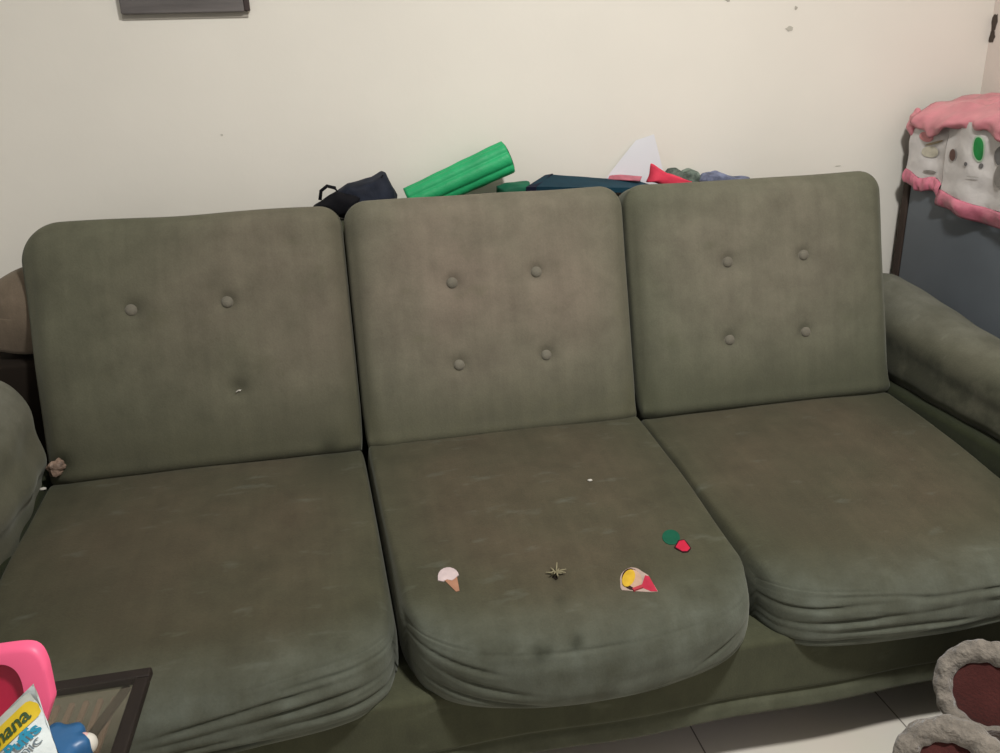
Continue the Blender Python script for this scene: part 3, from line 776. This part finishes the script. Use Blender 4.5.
def in_loop(sx, sz, y, n=96):
    L_ = []
    for k in range(n):
        th = 2*math.pi*k/n; c_, s_ = math.cos(th), math.sin(th); rr = (abs(c_)**3 + abs(s_)**3)**(-1/3)
        L_.append((hcx[0] + sx*rr*c_, y, hcx[2] + sz*rr*s_))
    return L_
LP = [out_loop(.003, yt + .014), out_loop(0, yt + .012), out_loop(0, yt + .005), out_loop(.0015, yt + .0012), out_loop(.004, yt), in_loop(.0275, .0345, yt), in_loop(.0268, .0338, yt + .0015), in_loop(.0255, .0325, yt + .0075), in_loop(.020, .027, yt + .0095)]
V = np.array([p for l_ in LP for p in l_]); F = []; fm = []; n = 96
for q_ in range(len(LP)-1):
    for k in range(n): F.append((q_*n+k, q_*n+(k+1) % n, (q_+1)*n+(k+1) % n, (q_+1)*n+k)); fm.append(1 if q_ >= 5 else 0)
F.append(tuple(range(n-1, -1, -1))); fm.append(0); F.append(tuple((len(LP)-1)*n+k for k in range(n))); fm.append(1)
V[:, 1] += .38*(V[:, 2] - ztop)
tb_ = mesh('tub_body', V, F, None, tub, mats=[M_pk, M_rd], fm=fm); tb_.data.set_sharp_from_angle(angle=math.radians(40))
pr_ = on_y(51, 684, yt + .07)
V, F = ellipsoid((0, 0, 0), (.010, .016, .028), 20, 14); V = V*(1 + .2*nzv(V, 50, 1.))[:, None] + (pr_[0] - .010, yt + .036, pr_[2] - .010)
o = mesh('pale_edge', V, F, mat('pale_pink_white', (.62, .52, .50), .5, .3, .15, 30), tub)

# snack pouch leaning on the tub
yp = -1.0
pouch = empty('snack_pouch', (.30, yp, ZT), 'white crinkled snack pouch with a yellow label leaning on the pink tub', 'pouch')
hr = np.array([_cy, -_sy, 0]); bk_ = np.array([_sy, _cy, 0])
upl = np.array([0, 0, 1.0])*math.cos(.35) + bk_*math.sin(.35)
ang = math.radians(43)
A = hr*math.cos(ang) + upl*math.sin(ang); Bv = -hr*math.sin(ang) + upl*math.cos(ang); Nn = np.cross(A, Bv)
O = on_y(33, 684, yp)
M_po = mat('white_pouch_film', (.50, .55, .55), .35, .5, .10, 30, .25, 45)
M_ye = mat('yellow_print', (.52, .37, .015), .4, .4, .05)
M_gr = mat('dark_green_print', (.03, .06, .02), .5, .3, .05)
M_te = mat('teal_print', (.015, .19, .30), .5, .3, .05)
M_gy = mat('grey_print', (.10, .13, .15), .5, .3, .05)
M_fold_shade = mat('fold_shade_grey', (.40, .42, .37), .4, .4, .08, 30)  # greyer top band has the shading of the fold painted in
Dv = -(-.30*hr - .955*upl) * -1 if False else (-.30*hr + .955*upl)
dA, dB = float(np.dot(Dv, A)), float(np.dot(Dv, Bv))
def pp(a, b, n=0.): return O + A*a + Bv*b + Nn*n
def pf(a, b, n=0.): return O + A*a + Dv*b + Nn*n
def puff2(a, b): bf = b/dB; return puff(a - bf*dA, bf)
pw, ph_ = .135, .150
def puff(a, b):     # a in [-pw,0], b in [-ph,0]
    s, t = (a + pw/2)/(pw/2), (b + ph_/2)/(ph_/2)
    return .020*max(0, 1 - s**4)*max(0, 1 - t**4) + .0022*noise.noise(Vector((a*60, b*60, 3))) + .0015*math.sin(a*90 + b*60)
na = 40
fr_ = [[pf(-pw + pw*i/na, -ph_*(j/na), puff(-pw + pw*i/na, -ph_*j/na)) for i in range(na+1)] for j in range(na+1)]
V1, F1 = sheet(fr_, na+1, na+1)
bkp = [[pf(-pw + pw*i/na, -ph_*(j/na), -puff(-pw + pw*i/na, -ph_*j/na) - .001) for i in range(na+1)] for j in range(na+1)]
V2, F2 = sheet(bkp, na+1, na+1)
fmask = [1 if (k // na) < 3 else 0 for k in range(len(F1))]
V, F, fm = join([(V1, [tuple(reversed(f)) for f in F1], 0), (V2, F2, 0)])
fm = fmask + [0]*len(F2)
mesh('film', V, F, None, pouch, mats=[M_po, M_fold_shade], fm=fm)
def in_pouch(u, v):
    p = onpl(u, v, O + Nn*.018, Nn); d = p - O; return float(np.dot(d, A)), float(np.dot(d, Bv))
def text_on(name, s, size, a_right, b_base, mt, lift=.0028, bold=.0):
    cu = bpy.data.curves.new(name + '_curve', 'FONT'); cu.body = s; cu.size = size; cu.align_x = 'RIGHT'; cu.offset = bold; cu.resolution_u = 4
    to = bpy.data.objects.new(name + '_tmp', cu); COL.objects.link(to); bpy.context.view_layer.update()
    me = to.evaluated_get(bpy.context.evaluated_depsgraph_get()).to_mesh()
    P = [(v.co.x + a_right, v.co.y + b_base) for v in me.vertices]; F = [tuple(p.vertices) for p in me.polygons]
    to.to_mesh_clear(); bpy.data.objects.remove(to)
    return mesh(name, [pp(a, b, puff2(a, b) + lift) for a, b in P], F, mt, pouch, smooth=False)
ya, yb = in_pouch(20, 718)
# label as a strip so it follows the pouch
rows = [[pp(a, yb + (.0078*math.sqrt(max(0, 1 - max(0, (a - ya)/.0065)**2)))*k, puff2(a, yb + .0078*k) + .0016) for a in np.linspace(ya - .09, ya + .0064, 40)] for k in np.linspace(1, -1, 8)]
V, F = sheet(rows, 40, 8); mesh('yellow_label', V, [tuple(reversed(f)) for f in F], M_ye, pouch)
for word, pu, pv, sz, mm, bo_ in (('Banana', 20, 719, .0150, M_gr, .0003), ('Puffs', 30, 733, .0128, M_te, .0005), ('Organic', 33, 744, .0115, M_gy, .0)):
    q_ = in_pouch(pu, pv); text_on('lettering', word, sz, q_[0], q_[1] - sz*.25, mm, .0030, bo_)

# blue scalloped toy with pale knob
toy = empty('plastic_toy', (.285, -.84, ZT), 'blue scalloped plastic toy with a pale pink knob beside the snack pouch', 'toy')
M_bl = mat('blue_plastic', (.020, .10, .24), .4, .5, .06)
tc_ = on_z(60, 752, ZT + .015)
V = []; F = []; n = 96
prof = [(0, .0), (.9, .0), (1., .004), (1., .022), (.93, .028), (.6, .030), (.0, .030)]
for (k, z) in prof:
    for i in range(n):
        th = 2*math.pi*i/n; r = .032*(1 + .10*math.cos(7*th))*k
        V.append((tc_[0] - .004 + r*math.cos(th), tc_[1] + r*math.sin(th), ZT + z))
for j in range(len(prof)-1):
    for i in range(n): F.append((j*n+i, j*n+(i+1) % n, (j+1)*n+(i+1) % n, (j+1)*n+i))
mesh('scalloped_disc', V, F, M_bl, toy)
kc = on_z(87, 744, ZT + .012)
V, F = ellipsoid((kc[0], kc[1], ZT + .012), (.011, .011, .012), 20, 12); V2, F2 = ellipsoid((kc[0] - .002, kc[1] + .001, ZT + .017), (.0075, .0075, .0085), 16, 10)
V, F, fm = join([(V, F, 0), (V2, F2, 1)]); mesh('knob', V, F, None, toy, mats=[mat('pale_knob', (.58, .56, .50), .5), mat('pink_knob', (.62, .38, .36), .5)], fm=fm)

# ------------------------------------------------------------------ plush toy at the lower right
M_fleece = mat('cream_fleece', (.185, .165, .14), .95, .05, .22, 45, .9, 90, sheen=.3)
M_pad = mat('maroon_plush', (.060, .017, .015), .95, .05, .18, 20, .4, 200, sheen=.25)
M_brown = mat('dark_brown_plush', (.028, .018, .013), .95, .05, .25, 30, .5, 160, sheen=.25)
plush = empty('plush_toy', (1.93, -.80, 0), 'brown plush toy with cream feet and maroon soles lying in front of the sofa', 'plush toy')
f1 = on_y(988, 693, -.70); f2 = on_y(952, 778, -.78)
f2[2] = max(f2[2], .09)
def foot(c, nrm, R, name='foot', sx=1.0):
    nrm = np.array(nrm, float); nrm /= np.linalg.norm(nrm); a = np.cross([0, 0, 1], nrm); a /= np.linalg.norm(a); b = np.cross(nrm, a)
    V = []; F = []; nM, nm = 84, 26; r = R*.205; RR = R - r
    for i in range(nM):
        th = 2*math.pi*i/nM
        for k in range(nm):
            ph = 2*math.pi*k/nm
            rr = r*(1 + .10*math.sin(th*14)*.6) * (1.0 + .16*math.sin(th + 1.0))
            rad = RR + rr*math.cos(ph); V.append(c + sx*a*rad*math.cos(th) + b*rad*math.sin(th) + nrm*rr*1.15*math.sin(ph))
    for i in range(nM):
        for k in range(nm): F.append((i*nm+k, ((i+1) % nM)*nm+k, ((i+1) % nM)*nm+(k+1) % nm, i*nm+(k+1) % nm))
    V = np.array(V); V += .0045*np.stack([nzv(V, 60, 1), nzv(V, 60, 4), nzv(V, 60, 8)], 1)
    rim = mesh(name, V, F, M_fleece, plush)
    E, FE = ellipsoid((0, 0, 0), (1, 1, 1), 36, 16); rp = RR - r*.35
    Q = c + sx*E[:, 0:1]*a*rp + E[:, 1:2]*b*rp + E[:, 2:3]*nrm*.010 - nrm*.003
    mesh('foot_pad', Q, FE, M_pad, rim)
n1 = CAM - f1; n1[2] *= .8; n2 = CAM - f2; n2[2] *= .7
foot(f1, n1, .083); foot(f2, n2, .090)
# body with legs as one skinned surface
J = [(1.98, -.80, .13), (2.02, -.84, .25), (2.05, -.87, .36), (1.86, -.71, .15), tuple(f1 - n1/np.linalg.norm(n1)*.045), (1.84, -.86, .10), tuple(f2 - n2/np.linalg.norm(n2)*.045), (1.93, -.98, .25), (1.86, -1.06, .18), (2.10, -.76, .25), (2.12, -.72, .16)]
Eg = [(0, 1), (1, 2), (0, 3), (3, 4), (0, 5), (5, 6), (1, 7), (7, 8), (1, 9), (9, 10)]
Rd = [.125, .10, .10, .075, .072, .075, .078, .045, .05, .045, .05]
me = bpy.data.meshes.new('body'); me.from_pydata([tuple(np.array(j) - np.array(plush.location)) for j in J], Eg, []); me.materials.append(M_brown)
bo = link(bpy.data.objects.new('body', me), plush)
sk = bo.modifiers.new('skin', 'SKIN'); sk.use_smooth_shade = True
for i, v in enumerate(me.skin_vertices[0].data): v.radius = (Rd[i], Rd[i]); v.use_root = (i == 0)
bo.modifiers.new('sub', 'SUBSURF').levels = 2; bo.modifiers['sub'].render_levels = 2

# ------------------------------------------------------------------ light
ld = bpy.data.lights.new('ceiling_lamp', 'AREA'); ld.shape = 'DISK'; ld.size = .22; ld.energy = 58; ld.color = (1., .975, .94)
lo_ = bpy.data.objects.new('ceiling_lamp', ld); link(lo_); lo_.location = (1.25, -1.28, 2.45)
wd = bpy.data.worlds.new('world'); SC.world = wd; wd.use_nodes = True
bg = wd.node_tree.nodes['Background']; bg.inputs['Color'].default_value = (1, .97, .93, 1); bg.inputs['Strength'].default_value = .46
SC.view_settings.view_transform = 'Standard'; SC.view_settings.look = 'None'; SC.view_settings.exposure = 0; SC.view_settings.gamma = 1
